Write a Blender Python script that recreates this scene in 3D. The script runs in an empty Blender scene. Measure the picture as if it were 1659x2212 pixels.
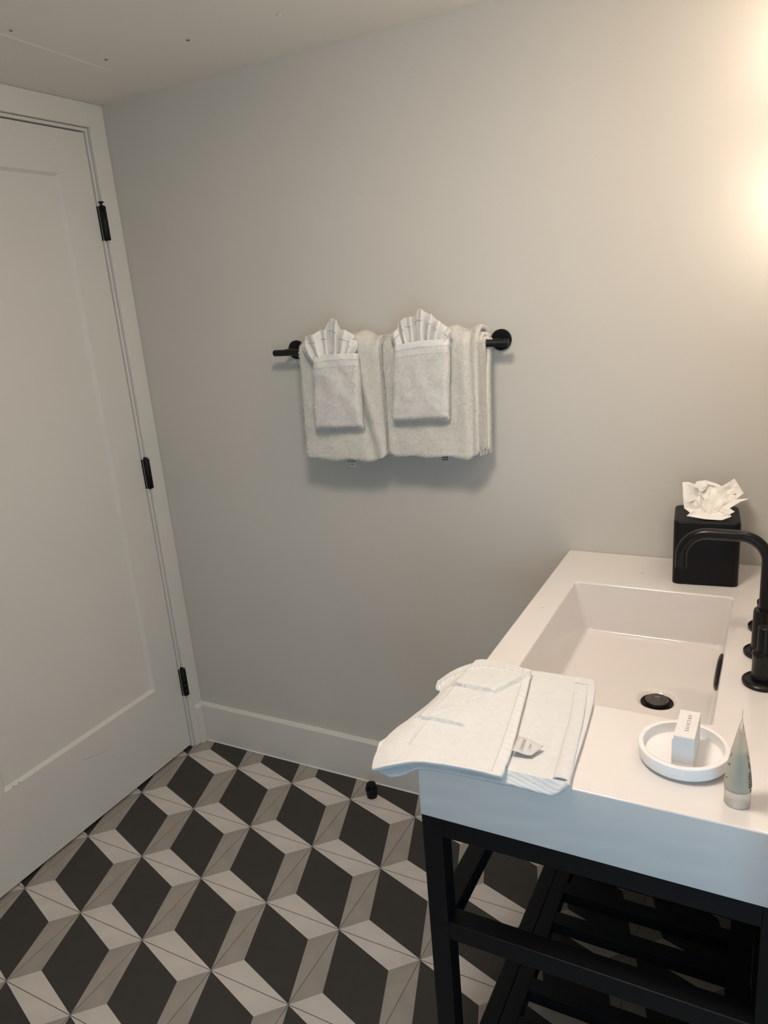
import bpy, bmesh, math, random
from mathutils import Vector, Matrix, noise

random.seed(7)
scene = bpy.context.scene
COL = scene.collection
PI = math.pi

# ------------------------------------------------------------------ camera
W_PX, H_PX = 1659, 2212
F_PX = 1610.42
YAW, PITCH, ROLL = 0.5017, 1.2882, -0.0842
CAM = Vector((1.8325, -1.8016, 1.5251))
ROT = Matrix.Rotation(YAW, 3, 'Z') @ Matrix.Rotation(PITCH, 3, 'X') @ Matrix.Rotation(ROLL, 3, 'Z')
cam_data = bpy.data.cameras.new('camera')
cam_data.sensor_fit = 'VERTICAL'
cam_data.sensor_height = 36.0
cam_data.lens = F_PX / H_PX * 36.0
cam_data.clip_start = 0.02
cam = bpy.data.objects.new('camera', cam_data)
M4 = ROT.to_4x4(); M4.translation = CAM
cam.matrix_world = M4
COL.objects.link(cam)
scene.camera = cam

# ------------------------------------------------------------------ exposure, world, daylight
vs = scene.view_settings
vs.view_transform = 'Standard'
vs.look = 'None'
vs.gamma = 1.0
vs.use_curve_mapping = False
vs.exposure = 0.0

world = bpy.data.worlds.new('World')
scene.world = world
world.use_nodes = True
wb = world.node_tree.nodes['Background']
wb.inputs[0].default_value = (0.55, 0.70, 1.0, 1)
wb.inputs[1].default_value = 0.6

# daylight standing in the window opening of the wall behind the camera
dl = bpy.data.lights.new('window_daylight', 'AREA')
dl.shape = 'RECTANGLE'; dl.size = 0.78; dl.size_y = 1.2
dl.energy = 17.0; dl.color = (0.46, 0.75, 1.0)
dlo = bpy.data.objects.new('window_daylight', dl)
dlo.location = (2.40, -2.56, 1.08)
dlo.rotation_euler = (PI / 2, 0, 0)
COL.objects.link(dlo)


def at(u, v, ax, val):
    """photo pixel -> point on the world plane coordinate[ax] = val"""
    d = ROT @ Vector(((u - W_PX / 2) / F_PX, -(v - H_PX / 2) / F_PX, -1.0))
    t = (val - CAM[ax]) / d[ax]
    return CAM + d * t


# ------------------------------------------------------------------ materials
def mat(name, color, rough=0.5, metal=0.0, spec=0.5, noise_amt=0.0, noise_scale=8.0,
        bump=0.0, bump_scale=200.0, sheen=0.0, coat=0.0, sss=0.0, trans=0.0, emit=None, emit_s=0.0,
        bump_dist=0.001, detail=3.0, wave=None):
    m = bpy.data.materials.new(name)
    m.use_nodes = True
    nt = m.node_tree
    b = nt.nodes['Principled BSDF']
    c = (*color, 1)
    b.inputs['Base Color'].default_value = c
    b.inputs['Roughness'].default_value = rough
    b.inputs['Metallic'].default_value = metal
    b.inputs['Specular IOR Level'].default_value = spec
    if sheen:
        b.inputs['Sheen Weight'].default_value = sheen
        b.inputs['Sheen Roughness'].default_value = 0.5
    if coat:
        b.inputs['Coat Weight'].default_value = coat
        b.inputs['Coat Roughness'].default_value = 0.08
    if sss:
        b.inputs['Subsurface Weight'].default_value = sss
        b.inputs['Subsurface Radius'].default_value = (0.004, 0.004, 0.004)
    if trans:
        b.inputs['Transmission Weight'].default_value = trans
    if emit:
        b.inputs['Emission Color'].default_value = (*emit, 1)
        b.inputs['Emission Strength'].default_value = emit_s
    tc = nt.nodes.new('ShaderNodeTexCoord')
    if noise_amt:
        n = nt.nodes.new('ShaderNodeTexNoise')
        n.inputs['Scale'].default_value = noise_scale
        n.inputs['Detail'].default_value = detail
        nt.links.new(tc.outputs['Object'], n.inputs['Vector'])
        r = nt.nodes.new('ShaderNodeMapRange')
        r.inputs['From Min'].default_value = 0.3
        r.inputs['From Max'].default_value = 0.7
        r.inputs['To Min'].default_value = 1.0 - noise_amt
        r.inputs['To Max'].default_value = 1.0 + noise_amt
        nt.links.new(n.outputs['Fac'], r.inputs['Value'])
        mx = nt.nodes.new('ShaderNodeMix'); mx.data_type = 'RGBA'; mx.blend_type = 'MULTIPLY'
        mx.inputs['Factor'].default_value = 1.0
        mx.inputs['A'].default_value = c
        nt.links.new(r.outputs['Result'], mx.inputs['B'])
        nt.links.new(mx.outputs['Result'], b.inputs['Base Color'])
    if bump:
        bp = nt.nodes.new('ShaderNodeBump')
        bp.inputs['Strength'].default_value = bump
        bp.inputs['Distance'].default_value = bump_dist
        n2 = nt.nodes.new('ShaderNodeTexNoise')
        n2.inputs['Scale'].default_value = bump_scale
        n2.inputs['Detail'].default_value = 4.0
        nt.links.new(tc.outputs['Object'], n2.inputs['Vector'])
        if wave:
            mp = nt.nodes.new('ShaderNodeMapping')
            mp.inputs['Rotation'].default_value = wave[1]
            nt.links.new(tc.outputs['Object'], mp.inputs['Vector'])
            w = nt.nodes.new('ShaderNodeTexWave')
            w.inputs['Scale'].default_value = wave[0]
            w.inputs['Distortion'].default_value = 1.6
            w.inputs['Detail'].default_value = 2.0
            w.inputs['Detail Scale'].default_value = 2.0
            nt.links.new(mp.outputs['Vector'], w.inputs['Vector'])
            add = nt.nodes.new('ShaderNodeMath'); add.operation = 'ADD'
            nt.links.new(w.outputs['Fac'], add.inputs[0])
            nt.links.new(n2.outputs['Fac'], add.inputs[1])
            nt.links.new(add.outputs[0], bp.inputs['Height'])
        else:
            nt.links.new(n2.outputs['Fac'], bp.inputs['Height'])
        nt.links.new(bp.outputs['Normal'], b.inputs['Normal'])
    return m


M_WALL = mat('wall_paint', (0.585, 0.565, 0.515), 0.75, noise_amt=0.015, noise_scale=3, bump=0.12, bump_scale=260, bump_dist=0.0006)
M_CEIL = mat('ceiling_paint', (0.80, 0.775, 0.715), 0.85, noise_amt=0.02, noise_scale=2, bump=0.1, bump_scale=200, bump_dist=0.0006)
M_TRIM = mat('trim_paint', (0.71, 0.685, 0.63), 0.42, noise_amt=0.015, noise_scale=4, bump=0.06, bump_scale=90, bump_dist=0.0006)
M_DOOR = mat('door_paint', (0.70, 0.675, 0.62), 0.45, noise_amt=0.015, noise_scale=3, bump=0.06, bump_scale=110, bump_dist=0.0006)
M_GROUT = mat('grout', (0.26, 0.22, 0.19), 0.9, noise_amt=0.1, noise_scale=60)
M_TDARK = mat('tile_charcoal', (0.034, 0.031, 0.027), 0.55, noise_amt=0.12, noise_scale=14, bump=0.1, bump_scale=120, bump_dist=0.0004)
M_TLIGHT = mat('tile_pale_grey', (0.60, 0.55, 0.51), 0.55, noise_amt=0.06, noise_scale=12, bump=0.08, bump_scale=120, bump_dist=0.0004)
M_TMID = mat('tile_mid_grey', (0.335, 0.300, 0.265), 0.55, noise_amt=0.10, noise_scale=12, bump=0.08, bump_scale=120, bump_dist=0.0004)
M_BLACK = mat('black_powder_coat', (0.0045, 0.0045, 0.005), 0.42, spec=0.22, noise_amt=0.08, noise_scale=60, bump=0.05, bump_scale=700, bump_dist=0.0002)
M_FRAME = mat('black_frame_metal', (0.0045, 0.0048, 0.0058), 0.45, spec=0.25, noise_amt=0.08, noise_scale=40, bump=0.05, bump_scale=600, bump_dist=0.0002)
M_FAUCET = mat('matte_black_faucet', (0.0055, 0.005, 0.0048), 0.3, spec=0.3, noise_amt=0.06, noise_scale=60)
M_SINK = mat('white_gloss_resin', (0.765, 0.725, 0.695), 0.12, spec=0.55, coat=0.4, noise_amt=0.008, noise_scale=6)
M_TERRY = mat('white_terry', (0.70, 0.675, 0.61), 0.95, spec=0.15, sheen=0.35, noise_amt=0.05, noise_scale=140, bump=0.7, bump_scale=420, bump_dist=0.0025)
M_TERRY2 = mat('white_cotton_terry', (0.72, 0.70, 0.66), 0.95, spec=0.15, sheen=0.35, noise_amt=0.03, noise_scale=140, bump=0.5, bump_scale=500, bump_dist=0.0016)
M_WEAVE = mat('white_flat_weave', (0.77, 0.755, 0.72), 0.85, spec=0.2, sheen=0.2, noise_amt=0.02, noise_scale=90, bump=0.25, bump_scale=900, bump_dist=0.0006)
M_TWILL = mat('white_twill_band', (0.77, 0.755, 0.72), 0.9, spec=0.15, sheen=0.2, noise_amt=0.02, noise_scale=90, bump=0.8, bump_scale=700, bump_dist=0.0012, wave=(85.0, (0, 0.7, 0)))
M_MAT = mat('white_ribbed_terry', (0.70, 0.695, 0.685), 0.95, spec=0.15, sheen=0.3, noise_amt=0.03, noise_scale=120, bump=0.30, bump_scale=420, bump_dist=0.0012, wave=(88.0, (0, 0, 1.72)))
M_HEM = mat('white_hem_cotton', (0.73, 0.725, 0.71), 0.9, spec=0.2, sheen=0.2, noise_amt=0.02, noise_scale=90, bump=0.4, bump_scale=500, bump_dist=0.001)
M_TAG = mat('grey_satin_tag', (0.60, 0.575, 0.545), 0.6, noise_amt=0.05, noise_scale=80)
M_INK = mat('dark_ink', (0.06, 0.06, 0.062), 0.7, noise_amt=0.05, noise_scale=50)
M_INKG = mat('grey_foil_ink', (0.30, 0.265, 0.24), 0.5, noise_amt=0.05, noise_scale=50)
M_TISSUE = mat('white_tissue', (0.88, 0.855, 0.81), 0.9, spec=0.1, noise_amt=0.02, noise_scale=70, bump=0.25, bump_scale=300, bump_dist=0.0006, sss=0.25)
M_CARD = mat('white_card', (0.74, 0.72, 0.70), 0.6, noise_amt=0.015, noise_scale=90)
M_DISH = mat('white_satin_dish', (0.82, 0.81, 0.80), 0.35, noise_amt=0.01, noise_scale=20)
M_CAP = mat('milky_clear_plastic', (0.90, 0.84, 0.76), 0.3, spec=0.3, trans=0.6, noise_amt=0.01, noise_scale=30)
M_TUBE = mat('milky_tube_plastic', (0.90, 0.87, 0.78), 0.35, spec=0.25, trans=0.7, noise_amt=0.03, noise_scale=30)
M_GEL = mat('pale_green_gel', (0.80, 0.77, 0.66), 0.5, spec=0.1, noise_amt=0.05, noise_scale=25)
M_LEAF = mat('printed_green_leaf', (0.14, 0.155, 0.13), 0.6, noise_amt=0.1, noise_scale=60)
M_STOPPER = mat('gunmetal_stopper', (0.10, 0.09, 0.08), 0.3, metal=0.5, noise_amt=0.05, noise_scale=40)
M_CHROME = mat('dark_chrome', (0.03, 0.03, 0.03), 0.12, metal=0.6, noise_amt=0.05, noise_scale=40)
M_MARK = mat('scuff_mark', (0.22, 0.19, 0.16), 0.8, noise_amt=0.2, noise_scale=90)
M_LAMP = mat('lit_opal_glass', (0.9, 0.88, 0.82), 0.4, emit=(1.0, 0.83, 0.69), emit_s=18.0, noise_amt=0.01, noise_scale=20)
M_CLAMP = mat('lit_ceiling_diffuser', (0.9, 0.88, 0.82), 0.4, emit=(1.0, 0.86, 0.74), emit_s=62.0, noise_amt=0.01, noise_scale=20)
M_BRASS = mat('black_lamp_metal', (0.015, 0.014, 0.013), 0.4, noise_amt=0.05, noise_scale=60)


# ------------------------------------------------------------------ helpers
def link(o, parent=None):
    COL.objects.link(o)
    if parent is not None:
        o.parent = parent
    return o


def tag(o, label=None, cat=None, group=None, kind=None):
    if label: o['label'] = label
    if cat: o['category'] = cat
    if group: o['group'] = group
    if kind: o['kind'] = kind
    return o


def empty(name, loc=(0, 0, 0)):
    o = bpy.data.objects.new(name, None)
    o.empty_display_size = 0.05
    o.location = loc
    return link(o)


class MB:
    """collects shapes for ONE mesh object"""
    def __init__(self):
        self.v = []; self.f = []; self.mi = []; self.sm = []

    def add(self, verts, faces, mi=0, smooth=False):
        k = len(self.v)
        self.v += [tuple(p) for p in verts]
        for f in faces:
            self.f.append([i + k for i in f]); self.mi.append(mi); self.sm.append(smooth)
        return self

    def box(self, x0, x1, y0, y1, z0, z1, mi=0):
        v = [(x0, y0, z0), (x1, y0, z0), (x1, y1, z0), (x0, y1, z0),
             (x0, y0, z1), (x1, y0, z1), (x1, y1, z1), (x0, y1, z1)]
        f = [(0, 3, 2, 1), (4, 5, 6, 7), (0, 1, 5, 4), (1, 2, 6, 5), (2, 3, 7, 6), (3, 0, 4, 7)]
        return self.add(v, f, mi)

    def lathe(self, prof, n=40, center=(0, 0, 0), axis='Z', mi=0, smooth=True, cap0=True, cap1=True):
        """prof: list of (r, h)"""
        c = Vector(center); vs_ = []; fs = []
        for r, h in prof:
            for k in range(n):
                a = 2 * PI * k / n
                p = (r * math.cos(a), r * math.sin(a), h)
                if axis == 'X': p = (h, p[0], p[1])
                elif axis == 'Y': p = (p[1], h, p[0])
                vs_.append(c + Vector(p))
        for i in range(len(prof) - 1):
            for k in range(n):
                a, b = i * n + k, i * n + (k + 1) % n
                fs.append((a, b, b + n, a + n))
        self.add(vs_, fs, mi, smooth)
        k0 = len(self.v) - len(vs_)
        if cap0: self.f.append([k0 + k for k in range(n)][::-1]); self.mi.append(mi); self.sm.append(False)
        if cap1: self.f.append([k0 + (len(prof) - 1) * n + k for k in range(n)]); self.mi.append(mi); self.sm.append(False)
        return self

    def tube(self, pts, rad, n=20, mi=0, smooth=True):
        pts = [Vector(p) for p in pts]
        vs_ = []; fs = []
        up = None
        for i, p in enumerate(pts):
            t = (pts[min(i + 1, len(pts) - 1)] - pts[max(i - 1, 0)]).normalized()
            if up is None:
                up = Vector((0, 0, 1)) if abs(t.z) < 0.9 else Vector((0, 1, 0))
            s = t.cross(up).normalized(); up = s.cross(t).normalized()
            r = rad[i] if isinstance(rad, (list, tuple)) else rad
            for k in range(n):
                a = 2 * PI * k / n
                vs_.append(p + s * (r * math.cos(a)) + up * (r * math.sin(a)))
        for i in range(len(pts) - 1):
            for k in range(n):
                a, b = i * n + k, i * n + (k + 1) % n
                fs.append((a, b, b + n, a + n))
        self.add(vs_, fs, mi, smooth)
        k0 = len(self.v) - len(vs_)
        self.f.append([k0 + k for k in range(n)][::-1]); self.mi.append(mi); self.sm.append(False)
        self.f.append([k0 + (len(pts) - 1) * n + k for k in range(n)]); self.mi.append(mi); self.sm.append(False)
        return self

    def prism(self, poly, h, place, mi=0):
        """poly 2D list, extruded by h; place(u,v,w) -> 3D"""
        n = len(poly)
        v = [place(a, b, 0) for a, b in poly] + [place(a, b, h) for a, b in poly]
        f = [list(range(n))[::-1], list(range(n, 2 * n))]
        f += [(i, (i + 1) % n, n + (i + 1) % n, n + i) for i in range(n)]
        return self.add(v, f, mi)

    def grid(self, P, mi=0, smooth=True, closed_v=False):
        """P[i][j] points"""
        n, m = len(P), len(P[0])
        v = [p for row in P for p in row]
        f = []
        for i in range(n - 1):
            for j in range(m - 1):
                a = i * m + j
                f.append((a, a + 1, a + m + 1, a + m))
        return self.add(v, f, mi, smooth)

    def build(self, name, mats, parent=None, bevel=0.0, seg=2, fix=True, solid=0.0, sub=0, offset=-1.0, face=None, sharp=42):
        me = bpy.data.meshes.new(name)
        me.from_pydata([tuple(p) for p in self.v], [], self.f)
        if not isinstance(mats, (list, tuple)): mats = [mats]
        for m in mats: me.materials.append(m)
        for p, i, s in zip(me.polygons, self.mi, self.sm):
            p.material_index = i; p.use_smooth = s
        if fix:
            bm = bmesh.new(); bm.from_mesh(me)
            bmesh.ops.recalc_face_normals(bm, faces=bm.faces)
            bm.to_mesh(me); bm.free()
        if sharp and any(self.sm):
            me.set_sharp_from_angle(angle=math.radians(sharp))
        me.update()
        if face is not None:
            # sheet: one consistent side turned towards `face` (summed over the faces nearest that way)
            fv = Vector(face)
            c = [(p.center.dot(fv), p) for p in me.polygons]
            c.sort(key=lambda t_: -t_[0])
            if sum(p.normal.dot(fv) * p.area for _, p in c[:max(4, len(c) // 3)]) < 0:
                me.flip_normals(); me.update()
        o = bpy.data.objects.new(name, me)
        link(o, parent)
        if solid:
            s = o.modifiers.new('solid', 'SOLIDIFY'); s.thickness = solid; s.offset = offset
        if bevel:
            b = o.modifiers.new('bevel', 'BEVEL'); b.width = bevel; b.segments = seg
            b.limit_method = 'ANGLE'; b.angle_limit = math.radians(35); b.harden_normals = False
        if sub:
            s = o.modifiers.new('sub', 'SUBSURF'); s.levels = sub; s.render_levels = sub
        return o


def box(name, x0, x1, y0, y1, z0, z1, m, parent=None, bevel=0.0, seg=2):
    return MB().box(x0, x1, y0, y1, z0, z1).build(name, m, parent, bevel, seg)


def struct(o):
    o['kind'] = 'structure'
    return o


def fbm(p, s, o=3):
    v = 0; a = 1; t = 0
    q = Vector(p) * s
    for _ in range(o):
        v += a * noise.noise(q); t += a; a *= 0.5; q = q * 2.03 + Vector((3.1, 1.7, 5.3))
    return v / t


def text_part(name, body, size, origin, xdir, ydir, m, parent, align='CENTER', thick=0.00008, spacing=1.0, squash=1.0):
    cu = bpy.data.curves.new(name, 'FONT')
    cu.body = body; cu.size = size; cu.align_x = align; cu.align_y = 'CENTER'
    cu.extrude = thick; cu.space_character = spacing; cu.resolution_u = 2
    t = bpy.data.objects.new(name + '_tmp', cu)
    COL.objects.link(t)
    dg = bpy.context.evaluated_depsgraph_get()
    me = bpy.data.meshes.new_from_object(t.evaluated_get(dg))
    bpy.data.objects.remove(t)
    xd = Vector(xdir).normalized() * squash; yd = Vector(ydir).normalized(); zd = Vector(xdir).normalized().cross(yd).normalized()
    Mx = Matrix((xd, yd, zd)).transposed().to_4x4(); Mx.translation = Vector(origin) + zd * 0.0002
    me.transform(Mx)
    me.materials.clear(); me.materials.append(m)
    me.name = name
    return link(bpy.data.objects.new(name, me), parent)


# ------------------------------------------------------------------ room shell
CZ = 2.123           # ceiling
XR = 1.940           # right wall face (vanity wall)
YD = -0.0727         # hinge edge of the door
DW = 0.815           # door width
YL = YD - DW
ROOM_X1, ROOM_Y0 = 3.0, -2.45

struct(box('wall_back', -0.12, ROOM_X1 + 0.1, 0.0, 0.1, -0.05, CZ + 0.05, M_WALL))
lw = MB()
lw.box(-0.12, 0.0, ROOM_Y0, YL - 0.012, 0, CZ)
lw.box(-0.12, 0.0, YD + 0.012, 0.0, 0, CZ)
lw.box(-0.12, 0.0, YL - 0.012, YD + 0.012, 2.056, CZ)
struct(lw.build('wall_left', M_WALL))
struct(box('wall_right', XR, XR + 0.11, -1.15, 0.0, 0, CZ, M_WALL))
struct(box('wall_side', ROOM_X1, ROOM_X1 + 0.1, ROOM_Y0, 0.0, 0, CZ, M_WALL))
rw = MB()
WX0, WX1, WZ0, WZ1 = 2.0, 2.8, 0.45, 1.70
rw.box(-0.12, WX0, ROOM_Y0 - 0.1, ROOM_Y0, 0, CZ)
rw.box(WX1, ROOM_X1 + 0.1, ROOM_Y0 - 0.1, ROOM_Y0, 0, CZ)
rw.box(WX0, WX1, ROOM_Y0 - 0.1, ROOM_Y0, 0, WZ0)
rw.box(WX0, WX1, ROOM_Y0 - 0.1, ROOM_Y0, WZ1, CZ)
struct(rw.build('wall_rear', M_WALL))
wf = MB()
for a in ((WX0, WX0 + .03, WZ0, WZ1), (WX1 - .03, WX1, WZ0, WZ1), (WX0 + .03, WX1 - .03, WZ0, WZ0 + .03), (WX0 + .03, WX1 - .03, WZ1 - .03, WZ1), (2.39, 2.41, WZ0 + .03, WZ1 - .03)):
    wf.box(a[0], a[1], ROOM_Y0 - 0.07, ROOM_Y0 - 0.03, a[2], a[3])
struct(wf.build('window_1', M_TRIM))
ceil = struct(box('ceiling', -0.12, ROOM_X1 + 0.1, ROOM_Y0 - 0.1, 0.1, CZ, CZ + 0.08, M_CEIL))
for u, v, r in ((23, 65, .004), (229, 128, .004), (406, 86, .0045), (603, 30, .006)):
    p = at(u, v, 2, CZ)
    MB().lathe([(r, CZ - 0.0012), (r * .75, CZ - 0.0022)], 12, (p.x, p.y, 0)).build('screw_pop', M_MARK if r < .005 else M_CEIL, ceil)
# plaster-board joint, a barely raised ridge
j0, j1 = at(0, 73, 2, CZ), at(235, 152, 2, CZ)
d = (j1 - j0).normalized(); n = Vector((-d.y, d.x, 0)) * 0.004
MB().add([j0 - n - d * .4, j1 - n, j1 + n, j0 + n - d * .4, j0 - d * .4 - Vector((0, 0, .0012)), j1 - Vector((0, 0, .0012))],
         [(0, 1, 5, 4), (4, 5, 2, 3)]).build('tape_joint', M_CEIL, ceil)

# ------------------------------------------------------------------ floor of encaustic tiles
floor = struct(box('floor', -0.12, ROOM_X1 + 0.1, ROOM_Y0 - 0.1, 0.1, -0.06, -0.0022, M_GROUT))
S, OX, OY = 0.2258, 0.0223, -0.1161
FX0, FX1, FY0, FY1 = -0.035, ROOM_X1, ROOM_Y0, 0.0
G = 0.0009 / S
A_, B_ = (0.75, 0.25), (0.25, 0.75)


def clip(poly, x0, x1, y0, y1):
    for ax, lim, sg in ((0, x0, 1), (0, x1, -1), (1, y0, 1), (1, y1, -1)):
        out = []
        for i in range(len(poly)):
            p, q = poly[i], poly[(i + 1) % len(poly)]
            dp, dq = (p[ax] - lim) * sg, (q[ax] - lim) * sg
            if dp >= -1e-9: out.append(p)
            if (dp > 1e-9 and dq < -1e-9) or (dp < -1e-9 and dq > 1e-9):
                t = dp / (dp - dq)
                out.append((p[0] + (q[0] - p[0]) * t, p[1] + (q[1] - p[1]) * t))
        poly = out
        if len(poly) < 3: return []
    return poly


g0, g1 = G, 1 - G
PIECES = [([(g0, g0), A_, (g1, g1), B_], 0),
          ([(g0, g0), (g1, g0), A_], 1), ([(g1, g1), B_, (g0, g1)], 1),
          ([(g1, g0), (g1, g1), A_], 2), ([(g0, g0), B_, (g0, g1)], 2)]


def tile_mesh(x0, y0):
    """tile with far-left corner at x0,y0; v runs towards the camera"""
    mb = MB()
    for poly, mi in PIECES:
        w = clip([(x0 + u * S, y0 - v * S) for u, v in poly], FX0, FX1, FY0, FY1)
        if not w: continue
        mb.add([(x - x0, y - y0, 0.0) for x, y in w], [list(range(len(w)))], mi)
    w = clip([(x0 + u * S, y0 - v * S) for u, v in ((g0, g0), (g1, g0), (g1, g1), (g0, g1))], FX0, FX1, FY0, FY1)
    if not w: return None
    k = len(w)
    mb.add([(x - x0, y - y0, 0.0) for x, y in w] + [(x - x0, y - y0, -0.006) for x, y in w],
           [(i, (i + 1) % k, k + (i + 1) % k, k + i) for i in range(k)], 2)
    return mb


shared = None
for i in range(-1, 14):
    for j in range(-1, 15):
        x0, y0 = OX + i * S, OY - j * S
        inside = x0 > FX0 and x0 + S < FX1 and y0 < FY1 and y0 - S > FY0
        if inside and shared is not None:
            o = bpy.data.objects.new('tile', shared); link(o, floor); o.location = (x0, y0, 0)
            continue
        mb = tile_mesh(x0, y0)
        if mb is None: continue
        o = mb.build('tile', [M_TDARK, M_TLIGHT, M_TMID], floor, fix=False)
        # top faces up
        for p in o.data.polygons:
            if abs(p.normal.z) > .5 and p.normal.z < 0: p.flip()
        o.data.update()
        o.location = (x0, y0, 0)
        if inside: shared = o.data

# ------------------------------------------------------------------ baseboards
BT, BH = 0.0136, 0.154


def base_profile(mb, place, length):
    prof = [(0, 0), (BT, 0), (BT, BH - 0.010), (BT - 0.006, BH), (0, BH)]
    mb.prism(prof, length, place)


mb = MB(); base_profile(mb, lambda a, b, w: (0.0015 + w, -a - 0.0003, b + .0003), XR - 0.003)
bbk = struct(mb.build('baseboard_back', M_TRIM, bevel=0.0012))
MB().add([(0.03, -BT - .0040, .0002), (XR - .01, -BT - .0040, .0002), (XR - .01, -BT - .0002, .0034), (0.03, -BT - .0002, .0034)], [(0, 1, 2, 3)]).build('caulk_line', M_TRIM, bbk)
mb = MB(); base_profile(mb, lambda a, b, w: (a * 2.2 + .0005, -0.040 + w, b + .0003), 0.0255)
struct(mb.build('baseboard_corner', M_TRIM, bevel=0.0012))
mb = MB(); base_profile(mb, lambda a, b, w: (a + .0003, ROOM_Y0 + 0.001 + w, b + .0003), (YL - 0.090) - ROOM_Y0)
struct(mb.build('baseboard_left', M_TRIM, bevel=0.0012))

# ------------------------------------------------------------------ door
DZ0, DZ1 = 0.010, 2.044
door = struct(empty('door_1', (0, YD - DW / 2, 0)))
PY0, PY1, PZ0, PZ1 = -0.768, -0.187, 0.292, 1.926


def dpart(name, y0, y1, z0, z1):
    o = box(name, -0.035, 0.0, y0, y1, z0, z1, M_DOOR, None)
    o.parent = door; o.matrix_parent_inverse = Matrix.Translation((0, -(YD - DW / 2), 0))
    return o


def keep(o, par):
    o.parent = par
    o.matrix_parent_inverse = Matrix.Translation(-Vector(par.location))
    return o


dpart('stile', PY1, YD, DZ0, DZ1)
dpart('stile', YL, PY0, DZ0, DZ1)
dpart('rail', PY0, PY1, PZ1, DZ1)
dpart('rail', PY0, PY1, DZ0, PZ0)
REC = -0.012
# bevelled sticking round the flat panel
b_ = 0.009
o4 = [(PY0, PZ0), (PY1, PZ0), (PY1, PZ1), (PY0, PZ1)]
i4 = [(PY0 + b_, PZ0 + b_), (PY1 - b_, PZ0 + b_), (PY1 - b_, PZ1 - b_), (PY0 + b_, PZ1 - b_)]
mb = MB()
vv = [(-0.0005, y, z) for y, z in o4] + [(REC, y, z) for y, z in i4] + [(-.03, y, z) for y, z in i4] + [(-.03, y, z) for y, z in o4]
ff = []
for k in range(4):
    l = (k + 1) % 4
    ff += [(k, l, 4 + l, 4 + k), (4 + k, 4 + l, 8 + l, 8 + k)]
mb.add(vv, ff)
keep(mb.build('sticking', M_DOOR), door)
keep(box('panel', -0.028, REC + .001, PY0 + b_ - .001, PY1 - b_ + .001, PZ0 + b_ - .001, PZ1 - b_ + .001, M_DOOR), door)
# scuffs on the bottom rail
for (u0, v0), (u1, v1), w in (((178, 1643), (202, 1633), .0012), ((206, 1631), (240, 1618), .0009), ((26, 1702), (32, 1697), .003), ((38, 1692), (44, 1690), .0025), ((371, 1637), (375, 1636), .003)):
    a, b2 = at(u0, v0, 0, 0.0), at(u1, v1, 0, 0.0)
    dd = (b2 - a).normalized(); nn = Vector((0, -dd.z, dd.y)) * w
    s = MB().add([a, b2, a + nn + dd * .004, b2 + nn * .4], [(0, 1, 3, 2)]).build('scuff', M_MARK)
    s.location.x += 0.0004
    keep(s, door)
# hinges
for z0, z1, cap in ((1.748, 1.846, True), (0.976, 1.076, False), (0.209, 0.314, False)):
    hy = -0.0600
    h = MB()
    h.lathe([(.0090, z0), (.0108, z0 + .002), (.0108, z1 - .002), (.0090, z1)], 20, (0.0095, hy, 0))
    h.box(-.001, .0035, hy - .0125, hy - .004, z0 + .001, z1 - .001)
    h.box(-.001, .0035, hy + .004, hy + .0066, z0 + .001, z1 - .001)
    ho = keep(h.build('hinge', M_BLACK), door)
    for k in range(1, 5):
        zz = z0 + (z1 - z0) * k / 5
        g_ = MB().lathe([(.0109, zz - .0004), (.0112, zz), (.0109, zz + .0004)], 16, (0.0095, hy, 0)).build('knuckle_joint', M_CHROME)
        keep(g_, door); g_.parent = ho; g_.matrix_parent_inverse = Matrix.Identity(4)
    pin = MB().lathe([(.0045, z1), (.0045, z1 + (.007 if cap else .002)), (.0088, z1 + (.008 if cap else .0025)), (.0082, z1 + (.012 if cap else .005))], 16, (0.0095, hy, 0)).build('hinge_pin', M_BLACK)
    pin.parent = ho
# casing: jamb edge, reveal, flat casing and a header reaching the ceiling
tr = struct(empty('trim_1', (0, 0, 0)))
JY = YD + 0.003
cb = 0.0172
tr_parts = [('jamb', -0.1, 0.006, JY, JY + 0.0075, 0.0004, 2.056), ('jamb', -0.1, 0.006, YL - 0.0105, YL - 0.003, 0.0004, 2.056),
            ('jamb', -0.1, 0.006, YL - 0.003, JY, 2.0475, 2.056)]
for nm, *bb in tr_parts: box(nm, *bb, M_TRIM, tr, 0.0008)
box('casing', 0.0003, cb, JY + 0.0095, -0.0006, 0.0004, CZ - .0004, M_TRIM, tr, 0.0015)
box('casing', 0.0003, cb, YL - 0.085, YL - 0.0125, 0.0004, CZ - .0004, M_TRIM, tr, 0.0015)
box('header_casing', 0.0003, cb, YL - 0.0125, JY + 0.0095, 2.0575, CZ - .0004, M_TRIM, tr, 0.0015)
# unseen board added behind the door, closing the gap under it
struct(box('backing_board', -0.119, -0.100, YL - .012, YD + .012, 0.0, 2.056, M_DOOR))

# ------------------------------------------------------------------ door stop
p = at(804, 1720, 2, 0)
ds = empty('door_stop', (p.x, p.y, 0))
tag(ds, 'small black cylindrical door stop standing on the tiled floor', 'door stop')
MB().lathe([(.0155, 0.0002), (.0165, .001), (.0165, .024), (.0150, .0255)], 28).build('post', M_BLACK, ds)
MB().lathe([(.0185, .0245), (.0195, .027), (.0195, .032), (.018, .034)], 28).build('rubber_ring', M_FRAME, ds)
MB().lathe([(.0150, .033), (.0158, .044), (.0145, .047), (.006, .048)], 28).build('cap', M_BLACK, ds)

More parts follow.
